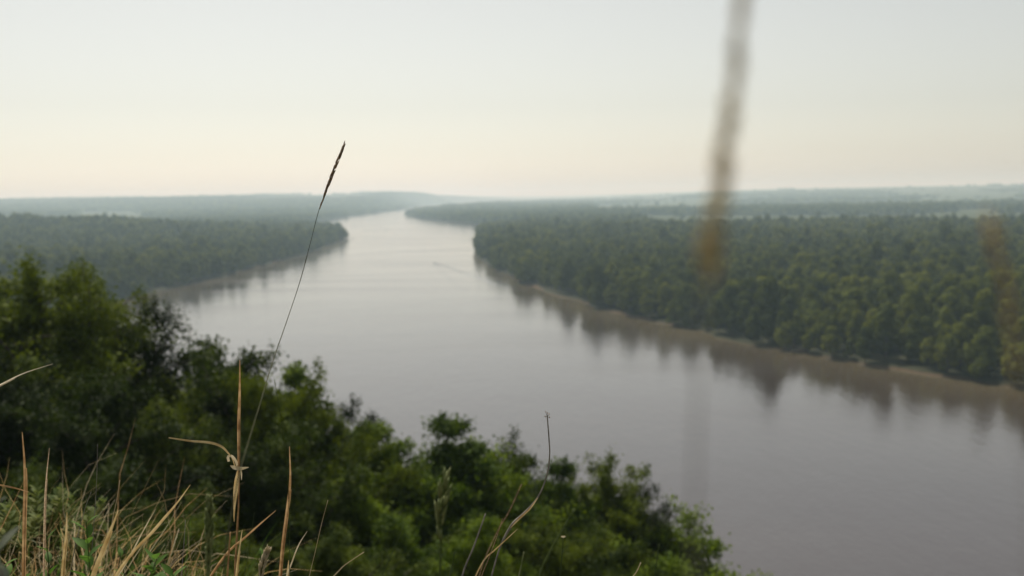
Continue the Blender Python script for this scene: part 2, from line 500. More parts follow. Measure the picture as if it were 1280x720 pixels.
M_hull = simple('boat_hull', (.10, .10, .10), (.18, .18, .17), 2., .5)
M_boatin = simple('boat_inside', (.16, .13, .09), (.22, .19, .15), 2., .8)
bt = bpy.data.objects.new('motorboat', None); COL.objects.link(bt)
bt.location = (wx, wy, 0); bt.rotation_euler = (0, 0, math.atan2(-dvec.y, -dvec.x))
tag(bt, 'tiny dark motorboat at the tip of its wake in mid river', 'boat')
hb = MB()
secs = []
for i in range(9):
    t = i / 8; xx = -2.6 + 5.6 * t
    wd = .95 * (1 - max(0, (t - .45) / .55) ** 2.2) + .02; hh = .45 + .35 * t * t
    secs.append([(xx, -wd, hh), (xx, -wd * .8, .02), (xx, 0, -.2 + .25 * t ** 3), (xx, wd * .8, .02), (xx, wd, hh)])
for sct in secs: hb.v += [Vector(q) for q in sct]
for i in range(8):
    for k in range(4):
        hb.f.append((i * 5 + k, i * 5 + k + 1, i * 5 + k + 6, i * 5 + k + 5)); hb.m.append(0)
hb.f.append((4, 3, 2, 1, 0)); hb.m.append(0)
hb.build('hull', M_hull, bt)
for sx, sz, sw in ((-1.2, .38, 1.4), (.4, .42, 1.5)):
    ib = MB(); ib.box((sx, 0, sz), (.35, sw, .06)); ib.build('seat', M_boatin, bt, False)
ob = MB(); ob.box((-2.75, 0, .75), (.35, .3, .45)); ob.tube([(-2.8, 0, .6), (-2.85, 0, -.3)], .06); ob.build('outboard_motor', M_hull, bt, False)

# ------------------------------------------------------------------ woodland on the far banks
def canopy_proto(seed, height, spread, nl=19, per=34, leaf=.85):
    rs = np.random.default_rng(seed)
    cen = []; rad = []
    for i in range(nl):
        t = (i + .5) / nl
        zz = height * (.22 + .68 * t)
        prof = math.sin(math.pi * min(1, (t * .86 + .16))) ** .7
        a_ = rs.uniform(0, 2 * math.pi); q = spread * prof * math.sqrt(rs.uniform(.08, 1)) * .72
        cen.append((q * math.cos(a_), q * math.sin(a_), zz)); rad.append(spread * rs.uniform(.26, .46))
    cen.append((0, 0, height * .62)); rad.append(spread * .62)
    cen.append((0, 0, height * .90)); rad.append(spread * .34)
    V = []; Fq = []
    for (c, r_) in zip(cen, rad):
        n = per
        d = rs.normal(size=(n, 3)); d /= np.linalg.norm(d, axis=1)[:, None]
        pc = np.array(c) + d * (r_ * rs.uniform(.86, 1.10, (n, 1))) * np.array([1, 1, .9])
        nn = d + rs.normal(size=(n, 3)) * .18; nn /= np.linalg.norm(nn, axis=1)[:, None]
        u = np.cross(nn, rs.normal(size=(n, 3))); u /= np.linalg.norm(u, axis=1)[:, None]; v = np.cross(nn, u)
        sz = leaf * rs.uniform(.5, 1.1, (n, 1)); el = rs.uniform(.55, 1, (n, 1))
        b0 = len(V) * 1
        quad = np.stack([pc - u * sz, pc - v * sz * el, pc + u * sz, pc + v * sz * el], axis=1)
        for q in quad:
            k = len(V); V += [tuple(x) for x in q]; Fq.append((k, k + 1, k + 2, k + 3))
    # closed inner mass so that the crown does not read as empty
    for (c, r_) in zip(cen, rad):
        k0 = len(V); nu, nv = 7, 5
        for i in range(nv + 1):
            ph = math.pi * i / nv
            for j in range(nu):
                th = 2 * math.pi * j / nu
                rj = r_ * .80 * rs.uniform(.85, 1.1)
                V.append((c[0] + rj * math.sin(ph) * math.cos(th), c[1] + rj * math.sin(ph) * math.sin(th), c[2] + rj * .9 * math.cos(ph)))
        for i in range(nv):
            for j in range(nu):
                j2 = (j + 1) % nu
                Fq.append((k0 + i * nu + j, k0 + (i + 1) * nu + j, k0 + (i + 1) * nu + j2, k0 + i * nu + j2))
    return np_mesh('crown', V, Fq, 4)


protos = []
for i, (hh, sp) in enumerate(((16.5, 5.6), (19, 5.2), (14.5, 6.0), (17, 6.4), (12, 5.0), (16, 5.0), (20, 5.0), (10, 4.9))):
    cm = canopy_proto(100 + i, hh, sp); cm.materials.append(M_canopy)
    tb = MB(); tb.tube([(0, 0, -1), (.1, 0, hh * .25), (.0, .15, hh * .55), (.1, 0, hh * .9)], [.28, .22, .15, .05], 6)
    for q in range(6):
        aa = q * 1.05 + i; z0 = hh * (.28 + .08 * q); e = sp * .7
        tb.tube([(0, 0, z0), (e * .5 * math.cos(aa), e * .5 * math.sin(aa), z0 + 1.6), (e * math.cos(aa), e * math.sin(aa), z0 + 3.)], [.11, .07, .03], 4)
    tm = bpy.data.meshes.new('trunk'); tm.from_pydata([tuple(v) for v in tb.v], [], tb.f); tm.materials.append(M_bark)
    protos.append((cm, tm))
# a crown alone, with its trunk, as one mesh for the far wood
def join_proto(cm, tm, i):
    me = bpy.data.meshes.new('wood_tree')
    v = [tuple(q.co) for q in cm.vertices]; n0 = len(v)
    f = [tuple(q.vertices) for q in cm.polygons]; nf = len(f)
    v += [tuple(q.co) for q in tm.vertices]; f += [tuple(k + n0 for k in q.vertices) for q in tm.polygons]
    me.from_pydata(v, [], f); me.materials.append(M_canopy); me.materials.append(M_bark)
    me.polygons.foreach_set('material_index', [0] * nf + [1] * (len(f) - nf)); me.update()
    return me


def scatter(r0, r1, sp, a0, a1, seed):
    rs = np.random.default_rng(seed)
    xs = np.arange(r1 * math.sin(R(a0)) - 50, r1 * math.sin(R(a1)) + 50, sp); ys = np.arange(r0 * .6, r1, sp)
    gxx, gyy = np.meshgrid(xs, ys); gxx = gxx + (np.arange(len(ys)) % 2)[:, None] * sp / 2
    x = gxx.ravel() + rs.uniform(-.42, .42, gxx.size) * sp; y = gyy.ravel() + rs.uniform(-.42, .42, gxx.size) * sp
    r = np.hypot(x, y); az = np.degrees(np.arctan2(x, y))
    k = (r >= r0) & (r < r1) & (az > a0) & (az < a1) & (x * gx + y * gy > 150)
    x, y = x[k], y[k]
    sd = river_sd(x, y) + wob(x, y)
    k = (sd > .6); x, y, sd = x[k], y[k], sd[k]
    f = fieldmask(x, y); k = (f < .5) | (rs.random(len(x)) < .012)
    return x[k], y[k], sd[k]


x1, y1, d1 = scatter(200, 1500, 7.7, -36, 36, 1)
x2, y2, d2 = scatter(1500, 3200, 11.5, -34, 34, 2)
x3, y3, d3 = scatter(3200, 8500, 30., -33, 33, 3)
rs = np.random.default_rng(5)
# a gap here and there along the shore
k = ~((d1 < 9) & (fbm(x1 / 22, y1 / 22, 77) > .66)); x1, y1, d1 = x1[k], y1[k], d1[k]
sc1 = rs.uniform(.62, 1.15, len(x1)) * (.86 + .32 * fbm(x1 / 70, y1 / 70, 9)); sc1 = np.where(rs.random(len(x1)) < .10, sc1 * 1.25, sc1)
# low willow growth right at the water
sc1 = np.where((d1 < 7), sc1 * rs.uniform(.62, 1.0, len(x1)), sc1)
ww1 = sc1 * rs.uniform(.9, 1.25, len(x1))
az1 = np.degrees(np.arctan2(x1, y1)); r1_ = np.hypot(x1, y1)
score = np.where(np.abs(az1) < 28.2, np.where(d1 < 12, 1., .33) / r1_ ** 2 * sc1, 0)
order = np.argsort(-score)[:300]
isind = np.zeros(len(x1), bool); isind[order] = True
z1 = ground(x1, y1)


def copy_thing(root, loc, rotz, scl):
    c = root.copy(); COL.objects.link(c); c.location = loc; c.rotation_euler = (0, 0, rotz); c.scale = scl
    for ch in root.children:
        d = ch.copy(); COL.objects.link(d); d.parent = c
    return c


first = {}
for i in order:
    pi = int(rs.integers(0, len(protos)))
    loc = (x1[i], y1[i], z1[i] - .3); rz = rs.uniform(0, 6.28); scl = (ww1[i], ww1[i], sc1[i])
    if pi not in first:
        o = bpy.data.objects.new('broadleaf_tree', None); COL.objects.link(o)
        o.location = loc; o.rotation_euler = (0, 0, rz); o.scale = scl
        link('crown', protos[pi][0], o); link('trunk', protos[pi][1], o)
        first[pi] = o
    else:
        o = copy_thing(first[pi], loc, rz, scl)
    if az1[i] < -6:
        tag(o, "hazy grey-green tree at the water's edge of the wooded point on the left", 'tree', 'front trees of the wooded point on the left')
    elif d1[i] < 12:
        tag(o, "full-height green tree in the front row at the water's edge of the right bank forest", 'tree', 'front row trees of the right bank forest')
    else:
        tag(o, 'green tree whose top shows just behind the front row of the right bank forest', 'tree', 'second row trees of the right bank forest')

# everything further back reads as one wood: one point cloud with instanced crowns
xr = np.concatenate([x1[~isind], x2, x3]); yr = np.concatenate([y1[~isind], y2, y3])
n1_, n2_, n3_ = int((~isind).sum()), len(x2), len(x3)
sz_ = np.concatenate([sc1[~isind], rs.uniform(.75, 1.1, n2_) * (.8 + .4 * fbm(x2 / 90, y2 / 90, 9)), rs.uniform(.7, 1.15, n3_)])
sw_ = np.concatenate([ww1[~isind], rs.uniform(1.05, 1.6, n2_), rs.uniform(2.2, 3.6, n3_)])
zr_ = ground(xr, yr) - .3
print('TREES', n1_, n2_, n3_)


def forest(name, sel, label, zcut=None):
    me = bpy.data.meshes.new(name)
    pts = np.stack([xr[sel], yr[sel], zr_[sel]], axis=-1).astype(np.float32)
    me.vertices.add(len(pts)); me.vertices.foreach_set('co', pts.ravel())
    s3 = np.stack([sw_[sel], sw_[sel], sz_[sel]], axis=-1).astype(np.float32)
    a_ = me.attributes.new('tscale', 'FLOAT_VECTOR', 'POINT'); a_.data.foreach_set('vector', s3.ravel())
    a_ = me.attributes.new('trot', 'FLOAT', 'POINT'); a_.data.foreach_set('value', rs.uniform(0, 6.28, len(pts)).astype(np.float32))
    me.update()
    o = link(name, me, None, M_canopy)
    ng = bpy.data.node_groups.new(name, 'GeometryNodeTree')
    ng.interface.new_socket('Geometry', in_out='INPUT', socket_type='NodeSocketGeometry')
    ng.interface.new_socket('Geometry', in_out='OUTPUT', socket_type='NodeSocketGeometry')
    gi = ng.nodes.new('NodeGroupInput'); go = ng.nodes.new('NodeGroupOutput')
    ip = ng.nodes.new('GeometryNodeInstanceOnPoints')
    g2i = ng.nodes.new('GeometryNodeGeometryToInstance')
    for po in wood_objs:
        oi = ng.nodes.new('GeometryNodeObjectInfo'); oi.inputs['Object'].default_value = po
        oi.inputs['As Instance'].default_value = True
        ng.links.new(oi.outputs['Geometry'], g2i.inputs[0])
    ng.links.new(gi.outputs[0], ip.inputs['Points'])
    ng.links.new(g2i.outputs[0], ip.inputs['Instance'])
    ip.inputs['Pick Instance'].default_value = True
    rv = ng.nodes.new('FunctionNodeRandomValue'); rv.data_type = 'INT'; rv.inputs[4].default_value = 0; rv.inputs[5].default_value = len(wood_objs) - 1
    ng.links.new(rv.outputs[2], ip.inputs['Instance Index'])
    na1 = ng.nodes.new('GeometryNodeInputNamedAttribute'); na1.data_type = 'FLOAT_VECTOR'; na1.inputs[0].default_value = 'tscale'
    na2 = ng.nodes.new('GeometryNodeInputNamedAttribute'); na2.data_type = 'FLOAT'; na2.inputs[0].default_value = 'trot'
    cx = ng.nodes.new('ShaderNodeCombineXYZ'); ng.links.new(na2.outputs[0], cx.inputs[2])
    er = ng.nodes.new('FunctionNodeEulerToRotation'); ng.links.new(cx.outputs[0], er.inputs[0])
    ng.links.new(er.outputs[0], ip.inputs['Rotation']); ng.links.new(na1.outputs[0], ip.inputs['Scale'])
    ng.links.new(ip.outputs[0], go.inputs[0])
    md = o.modifiers.new('scatter', 'NODES'); md.node_group = ng
    tag(o, label, 'forest', kind='stuff')
    return o


wood_objs = []
for i, (cm, tm) in enumerate(protos):
    wood_objs.append(bpy.data.objects.new('wood_tree', join_proto(cm, tm, i)))
azr = np.degrees(np.arctan2(xr, yr)); rad_r = np.hypot(xr, yr)
sdr = None
left = azr < -6.2
far = rad_r > 3200
forest('forest', (~left) & (~far), 'dense green floodplain forest spreading back from the right bank of the river')
forest('forest', left & (~far), 'hazy blue-green woodland covering the low land on the left of the river')
forest('forest', far, 'pale haze-blue woods and groves along the horizon')

# ------------------------------------------------------------------ fallen trees lying out over the water
M_dead = simple('dead_wood', (.10, .085, .07), (.22, .19, .16), .8, .9)
def snag(px, py, ang, ln, label):
    x, y = on_water(px, py); o = bpy.data.objects.new('fallen_tree', None); COL.objects.link(o)
    o.location = (x, y, 0); o.rotation_euler = (0, 0, ang); tag(o, label, 'fallen tree')
    r_ = random.Random(int(px)); tb = MB()
    pt = [(0, 0, .9), (ln * .3, .4, 1.3), (ln * .6, -.3, 1.2), (ln, .5, .5)]
    tb.tube(smooth_path(pt, 12), taper(12, .42, .12), 7); tb.build('trunk', M_dead, o)
    for k in range(7):
        t = .3 + .1 * k; p0 = Vector((ln * t, 0, 1.25)); a_ = r_.uniform(-1, 1); l_ = r_.uniform(2., 4.5)
        bb = MB(); e = p0 + Vector((.6 * l_, a_ * l_, r_.uniform(.2, .9) * l_)); bb.tube([p0, p0.lerp(e, .5) + Vector((0, 0, .4)), e], [.13, .09, .03], 5)
        bb.tube([p0.lerp(e, .6), e + Vector((r_.uniform(-1, 1), r_.uniform(-1, 1), .8))], [.06, .02], 4); bb.build('branch', M_dead, o)
snag(600, 299, math.pi * .98, 17, 'fallen tree reaching over the water from the right-hand point')
snag(430, 299, .1, 16, 'fallen tree lying out from the tip of the wooded point on the left')
snag(1010, 441, math.pi * 1.1, 10, 'bleached fallen tree at the edge of the right bank below the full-height trees')

# ------------------------------------------------------------------ white farmhouse by the far field
def house(px, py, rdist, wid, label):
    d = ray(px, py); d2 = Vector((d.x, d.y, 0)).normalized()
    x, y = d2.x * rdist, d2.y * rdist; z = gz(x, y)
    o = bpy.data.objects.new('farmhouse', None); COL.objects.link(o)
    zt = H + d.z / math.hypot(d.x, d.y) * rdist
    o.location = (x, y, z); o.rotation_euler = (0, 0, math.atan2(d2.y, d2.x) - R(70))
    tag(o, label, 'house')
    Mw = simple('white_wall', (.70, .68, .64), (.80, .78, .75), .5, .8); Mr = simple('grey_roof', (.22, .21, .20), (.30, .29, .28), .5, .7)
    Mg = simple('dark_window', (.03, .035, .04), (.05, .055, .06), .5, .2)
    b = MB(); b.box((0, 0, 3.2), (wid * .7, wid, 6.6)); b.build('wall', Mw, o, False)
    rf = MB(); a, c = wid * .38, wid * .54
    rf.v += [Vector(q) for q in ((-a, -c, 6.5), (a, -c, 6.5), (a, c, 6.5), (-a, c, 6.5), (0, -c, 9.6), (0, c, 9.6))]
    for f in ((0, 1, 4), (2, 3, 5), (1, 2, 5, 4), (3, 0, 4, 5), (0, 3, 2, 1)): rf.f.append(f); rf.m.append(0)
    rf.build('roof', Mr, o, False)
    for yy in (-.3, 0, .3):
        for zz in (1.9, 4.6):
            wbm = MB(); wbm.box((-wid * .35 - .02, wid * yy, zz), (.08, 1.1, 1.4)); wbm.build('window', Mg, o, False)
    return zt - z


# ------------------------------------------------------------------ trees on the bluff
def near_tree(seed, height, spread, leafsz, nprim, droop, mat_leaf, lobes=1.0, dens=1.0, low=.12, pointy=.7):
    rs = np.random.default_rng(seed)
    tb = MB()
    n = 14
    ph = rs.uniform(0, 6.28, 4)
    trunk = []
    for i in range(n):
        t = i / (n - 1)
        trunk.append(Vector((.045 * height * t * math.sin(2.2 * t + ph[0]) , .045 * height * t * math.sin(2.6 * t + ph[1]), height * (t * .97) - (.6 if i == 0 else 0))))
    tr = [max(.012, .0135 * height * (1 - i / (n - 1)) ** .9 + .01) for i in range(n)]
    tb.tube(trunk, tr, 8)
    def tp(t):
        k = t * (n - 1); i = min(int(k), n - 2); return trunk[i].lerp(trunk[i + 1], k - i)
    cl = []   # clusters: centre, radius, count
    for i in range(nprim):
        t = low + (1 - low - .02) * (i + rs.uniform(-.4, .4)) / (nprim - 1)
        t = min(max(t, low), .985)
        prof = min(1, (t - low + .12) * 3.2) * (1 - t) ** pointy * 1.25 + .05
        az = i * 2.39996 + rs.uniform(-.5, .5)
        ln = spread * prof * rs.choice([.55, .8, 1., 1.2, 1.35]) * (1 + .22 * math.sin(az * 2 + ph[2]))
        up = (.55 + .9 * t) * rs.uniform(.7, 1.2)
        p0 = tp(t * .9 if t < .95 else t * .96)
        d = Vector((math.cos(az), math.sin(az), up)).normalized()
        path = [p0]; cur = p0.copy(); m_ = 6
        for j in range(m_):
            d = (d + Vector((rs.normal() * .12, rs.normal() * .12, -.05 - droop * .16 * (j / m_) + .03 * rs.normal()))).normalized()
            cur = cur + d * (ln / m_); path.append(cur.copy())
        r0 = max(.010, .018 * ln)
        tb.tube(path, [r0 * (1 - j / (m_ + .6)) + .004 for j in range(m_ + 1)], 5, cap=False)
        nsec = max(3, int(3 + ln * 2.4 * lobes))
        for k in range(nsec):
            u = rs.uniform(.22, 1); kk = u * m_; ii = min(int(kk), m_ - 1)
            q0 = path[ii].lerp(path[ii + 1], kk - ii)
            sa = rs.uniform(0, 6.28)
            sdv = (d * .6 + Vector((math.cos(sa), math.sin(sa), rs.uniform(-.2, .75)))).normalized()
            sl = rs.uniform(.35, .9) * (.35 + .35 * ln ** .5)
            q = [q0]; c2 = q0.copy()
            for j in range(4):
                sdv = (sdv + Vector((rs.normal() * .1, rs.normal() * .1, .03 - droop * .35))).normalized()
                c2 = c2 + sdv * (sl / 4); q.append(c2.copy())
            tb.tube(q, [.010, .008, .006, .004, .003], 3, cap=False)
            cl.append((q[2], .20 + .10 * rs.random(), int(26 * dens))); cl.append((q[4], .22 + .14 * rs.random(), int(34 * dens)))
            if droop > .5:
                cl.append((q[4] + Vector((0, 0, -.35)), .14, int(18 * dens)))
        cl.append((path[-1], .25, int(30 * dens)))
    for j in range(5):
        cl.append((tp(min(1, .95 + .0125 * j)) + Vector((rs.normal() * .10, rs.normal() * .10, .05)), .13, int(18 * dens)))
    V = []
    cs = np.array([list(c[0]) for c in cl]); rd = np.array([c[1] for c in cl]); ct = np.array([c[2] for c in cl])
    ids = np.repeat(np.arange(len(cl)), ct); nL = len(ids)
    off = rs.normal(size=(nL, 3)) * rd[ids][:, None] * np.array([.80, .80, .60])
    pc = cs[ids] + off
    pc[:, 2] -= droop * .15 * rs.random(nL)
    nn = rs.normal(size=(nL, 3)) * .8 + off / rd[ids][:, None] * .35 + np.array([0, 0, .75]); nn /= np.linalg.norm(nn, axis=1)[:, None]
    u = np.cross(nn, rs.normal(size=(nL, 3))); u /= np.linalg.norm(u, axis=1)[:, None]; v = np.cross(nn, u)
    sz = leafsz * rs.uniform(.6, 1.15, (nL, 1))
    quad = np.stack([pc - u * sz, pc - v * sz * .62 + u * sz * .1, pc + u * sz, pc + v * sz * .62 + u * sz * .1], axis=1).reshape(-1, 3)
    cm = np_mesh('crown', quad, np.arange(nL * 4).reshape(-1, 4), 4)
    cm.materials.append(mat_leaf)
    tm = bpy.data.meshes.new('trunk'); tm.from_pydata([tuple(q) for q in tb.v], [], tb.f); tm.materials.append(M_bark)
    tm.polygons.foreach_set('use_smooth', [True] * len(tb.f))
    zmax = float(np.percentile(quad[:, 2], 99.95))
    return cm, tm, zmax, nL


KIND = {}
#            seed height spread leaf nprim droop mat   lobes dens low pointy
KIND['broad'] = near_tree(11, 14, 5.0, .092, 84, .15, M_leafA, 1.1, 1.25, .10, .46)
KIND['birch'] = near_tree(12, 15, 4.2, .075, 80, .75, M_leafA, 1.0, .80, .14, .55)
KIND['spire'] = near_tree(13, 13, 4.0, .092, 84, .10, M_leafB, 1.1, 1.25, .08, .78)
KIND['round'] = near_tree(14, 11, 4.8, .092, 76, .25, M_leafA, 1.2, 1.25, .10, .40)
KIND['small'] = near_tree(15, 9, 3.8, .09, 62, .05, M_leafB, 1.2, 1.25, .08, .55)
print('LEAVES', [k[3] for k in KIND.values()])
tree_first = {}


def put_tree(kind, px, ptop, dist, rot, wide, label, name='tree'):
    t = at(px, ptop, dist)
    z0 = gz(t.x, t.y); hgt = t.z - z0
    cm, tm, zmax, _ = KIND[kind]
    s = hgt / zmax
    print('  %s px%d r%.0f h%.1f' % (kind, px, dist, hgt))
    w_ = wide * (.5 + .5 * s) * 1.08
    if kind not in tree_first:
        o = bpy.data.objects.new(name, None); COL.objects.link(o)
        link('crown', cm, o); link('trunk', tm, o); tree_first[kind] = o
        o.location = (t.x, t.y, z0); o.rotation_euler = (0, 0, R(rot)); o.scale = (w_, w_, s)
    else:
        o = copy_thing(tree_first[kind], (t.x, t.y, z0), R(rot), (w_, w_, s))
        o.name = name
    tag(o, label, 'tree', 'trees growing up the bluff below the viewpoint')
    return o


TREES = [
    ('broad', 45, 325, 47, 10, 1.05, 'broad dark green tree at the far left edge with a rounded crown above the river', 'maple_tree'),
    ('broad', -25, 338, 49, 210, 1.0, 'dark tree crown cut by the left edge of the view, beyond the slanting pale blade', 'maple_tree'),
    ('birch', 128, 330, 45, 80, 1.0, 'tall dark tree left of the river whose right side hangs in open drooping twigs', 'birch_tree'),
    ('birch', 186, 376, 47, 200, .75, 'lacy drooping birch crown against the water, right beside the tallest left-hand tree', 'birch_tree'),
    ('round', 268, 426, 48, 30, .95, 'round-topped dark green tree above the bent dry grass stalk', 'maple_tree'),
    ('spire', 350, 458, 50, 0, .9, 'dark slender tree behind the foot of the tall seeding grass stem', 'alder_tree'),
    ('round', 318, 462, 44, 130, .55, 'full dark tree between the round-topped tree and the slender tree left of centre', 'maple_tree'),
    ('birch', 445, 500, 52, 10, .62, 'thin dark spire with a drooping tip standing out against the river left of centre', 'birch_tree'),
    ('round', 400, 520, 47, 70, .6, 'small green tree filling the dip left of the thin drooping spire', 'alder_tree'),
    ('spire', 487, 530, 50, 120, 1.05, 'bright green tree just right of the thin drooping spire', 'alder_tree'),
    ('spire', 565, 526, 49, 60, 1.15, 'bright green pointed tree, sharpest tip near the middle of the lower tree line', 'alder_tree'),
    ('small', 530, 580, 47, 10, 1.0, 'low green tree in front of the gap left of the pointed tree', 'alder_tree'),
    ('round', 642, 560, 53, 200, .7, 'mid green tree right behind the curved bare flower stem', 'maple_tree'),
    ('small', 607, 572, 50, 33, 1.0, 'small green tree filling the gap right of the pointed tree', 'alder_tree'),
    ('spire', 694, 570, 52, 250, .8, 'bushy green tree just right of the curved bare flower stem', 'alder_tree'),
    ('broad', 752, 574, 53, 140, .72, 'broad green tree right of centre with several small tips on its crown', 'maple_tree'),
    ('birch', 806, 607, 53, 300, .6, 'open-topped tree with the water showing through its twigs near the right end', 'birch_tree'),
    ('small', 848, 650, 52, 15, 1.0, 'last low tree at the right end of the tree line on the bluff', 'alder_tree'),
    ('small', 815, 690, 47, 75, 1.15, 'low bushy tree under the open-topped tree near the right end', 'alder_tree'),
    # lower, nearer growth
    ('broad', -30, 440, 37, 170, .85, 'dark tree crown at the lower left edge behind the dry grass', 'maple_tree'),
    ('round', 110, 470, 36, 20, .85, 'deep shaded crown at lower left under the tall drooping tree', 'maple_tree'),
    ('birch', 215, 500, 38, 60, .8, 'shaded crown behind the bent tip of the dry stalk', 'birch_tree'),
    ('round', 330, 540, 38, 250, .8, 'dark green crown between the two upright dry stalks', 'maple_tree'),
    ('spire', 425, 590, 40, 320, .9, 'bright green crown under the thin drooping spire', 'maple_tree'),
    ('spire', 505, 640, 38, 190, .9, 'green crown in front, below and left of the pointed tree', 'alder_tree'),
    ('spire', 585, 648, 39, 300, .8, 'green crown behind the knobbly green spike near bottom centre', 'alder_tree'),
    ('round', 665, 655, 42, 90, .75, 'shaded green crown behind the lower bend of the curved stem', 'maple_tree'),
    ('round', 752, 668, 43, 10, .75, 'dark shaded crown at the bottom right of the tree mass', 'maple_tree'),
    ('round', 240, 640, 27, 210, .7, 'low dark shrubby crown behind the leaning brown grass blades', 'alder_tree'),
    ('broad', 395, 668, 28, 100, .7, 'low shrubby crown right of the reddish dry stalk', 'alder_tree'),
    ('round', 60, 590, 25, 45, .7, 'low dark shrubby crown behind the two rusty stalks at left', 'alder_tree'),
]
for t in TREES: put_tree(*t)
house(141, 275, 2600, 15, 'small white farmhouse beside the pale field on the left')

# ------------------------------------------------------------------ grasses and weeds on the brink
CAMX = CM.to_3x3() @ Vector((1, 0, 0))


def root_path(pts, dist):
    """pixel points (top first) with distances -> world points that run on down into the turf"""
    W_ = []
    for i, q in enumerate(pts):
        d = q[2] if len(q) > 2 else dist
        W_.append(at(q[0], q[1], d))
    last = W_[-1]; pv = W_[-2]
    slope = (last - pv); slope = slope / max(1e-6, -slope.z) if slope.z < 0 else Vector((0, 0, -1))
    bx, by = last.x + slope.x * .15, last.y + slope.y * .15
    for s_ in (.12, .3, .6, 1.0):
        x_, y_ = last.x + (bx - last.x) * s_, last.y + (by - last.y) * s_
        g_ = gz(x_, y_) - .01
        z_ = last.z + (g_ - last.z) * s_
        W_.append(Vector((x_, y_, z_)))
    return W_


def thing(name, label, cat, base, group=None):
    o = bpy.data.objects.new(name, None); COL.objects.link(o); o.location = base
    tag(o, label, cat, group); bpy.context.view_layer.update() if False else None
    return o


def part(mb, name, mats, parent):
    o = mb.build(name, mats, None, True)
    for v in o.data.vertices: v.co -= Vector(parent.location)
    o.parent = parent
    return o


def seedhead(mb, path, l, w, n, spread=.25, mi=0, seed=1, gap=True, prof=None):
    rs_ = random.Random(seed); m_ = len(path)
    for i in range(n):
        t = (i + rs_.random()) / n; k = t * (m_ - 1); ii = min(int(k), m_ - 2)
        p_ = path[ii].lerp(path[ii + 1], k - ii); d_ = (path[ii] - path[ii + 1]).normalized()
        if gap and rs_.random() < .08 + .3 * (t > .9): continue
        a_ = rs_.uniform(0, 6.28); o_ = d_.orthogonal().normalized(); o_ = Matrix.Rotation(a_, 3, d_) @ o_
        f_ = (prof(t) if prof else (.45 + .75 * math.sin(math.pi * min(1, t * .9 + .12))))
        mb.seed(p_ + o_ * w * .5 * f_, d_ + o_ * spread * f_, l * rs_.uniform(.8, 1.15) * (.75 + .3 * f_), w * .55 * (.6 + .5 * f_), mi)


# the tall seeding stem that crosses the river
pts = [(430, 182, 1.25), (414, 222, 1.25), (399, 262, 1.25), (388, 304, 1.24), (375, 352, 1.20), (358, 403, 1.12), (341, 452, 1.0), (326, 502, .88), (312, 548, .80), (300, 590, .75), (288, 650, .72), (280, 720, .70)]
W_ = root_path(pts, 1.25); path = smooth_path(W_, 60)
o = thing('seeding_stalk', 'tall thin leaning grass stem with a narrow brown seed head rising above the horizon', 'stalk', W_[-1])
b = MB(); b.tube(path[1:], taper(59, .00034, .00060), 6); part(b, 'stem', M_olive, o)
hp = smooth_path(W_[:3], 16); b = MB(); seedhead(b, hp, .0078, .0015, 95, .10, 0, 3); part(b, 'seed_head', M_husk, o)

# out-of-focus seed heads close to the lens
for (nm, pp, dn, lab, mt, wl, nseed, sdd) in (
    ('seeding_stalk', [(934, -60), (926, 20), (918, 90), (909, 170), (900, 240), (890, 300), (881, 358), (876, 420), (872, 500), (869, 600), (867, 730)], .155,
     'large out-of-focus grass seed head hanging across the horizon close to the lens', M_headtan, .0016, 50, 8),
    ('seeding_stalk', [(1240, 284), (1250, 320), (1258, 370), (1266, 430), (1274, 500), (1280, 600), (1286, 730)], .165,
     'faint reddish out-of-focus grass head at the right edge', M_dry, .00045, 30, 9)):
    W_ = root_path([(x_, y_) for x_, y_ in pp], dn)
    path = smooth_path(W_, 50)
    o = thing(nm, lab, 'stalk', W_[-1])
    b = MB(); b.tube(path, taper(50, .00012, .00030) if sdd == 8 else taper(50, .00006, .00012), 6); part(b, 'stem', M_greystem, o)
    nh = 7 if sdd == 8 else 5
    hp = smooth_path(W_[:nh], 26)
    b = MB(); seedhead(b, hp, .0045, wl, nseed, .22, 0, sdd, False, (lambda t: (.3 + .75 * t)) if sdd == 8 else None)
    part(b, 'seed_head', mt, o)

# dry stalk with the bent tip leaf
o_pts = [(300, 450), (300, 490), (299, 530), (299, 575), (298, 640), (294, 720)]
W_ = root_path(o_pts, 1.22); path = smooth_path(W_, 40)
o = thing('dry_stalk', 'upright dry stalk with a bent pale leaf pointing left from its middle joint', 'grass stalk', W_[-1])
b = MB(); n = len(path)
b.ribbon(path, [.0004 + .0016 * math.sin(math.pi * min(1, (i / n) * 2.1 + .02)) ** 1.2 if i < n * .45 else .0012 for i in range(n)], CAMX, .5, .6)
b.tube(path[8:], taper(n - 8, .0007, .0016), 6); part(b, 'stem', M_rust, o)
lp = smooth_path([at(*q, 1.22) for q in ((294, 584), (291, 574), (286, 567), (277, 558), (262, 553), (238, 551), (211, 547))], 26)
b = MB(); b.ribbon(lp, [.0006 if i < 7 else .0004 + .0011 * math.sin(math.pi * (i - 6) / 20) ** .7 for i in range(26)], (0, .3, 1), .3, .5)
part(b, 'leaf', M_dry, o)
b = MB()
b.ribbon(smooth_path([at(*q, 1.215) for q in ((288, 582), (294, 584.5), (302, 585.5), (311, 584))], 10), [.0003, .0012, .0021, .0024, .0024, .0023, .002, .0015, .001, .0003], (0, .2, 1), .2)
b.ribbon(smooth_path([at(*q, 1.218) for q in ((286, 577), (285, 571), (290, 570), (295, 576), (297, 582))], 12), .0016, CAMX, .4)
b.ribbon(smooth_path([at(*q, 1.216) for q in ((301, 586), (302, 592), (302, 600))], 6), [.0006, .0009, .001, .0009, .0006, .0002], CAMX, .4)
part(b, 'husk', M_straw, o)
b = MB()
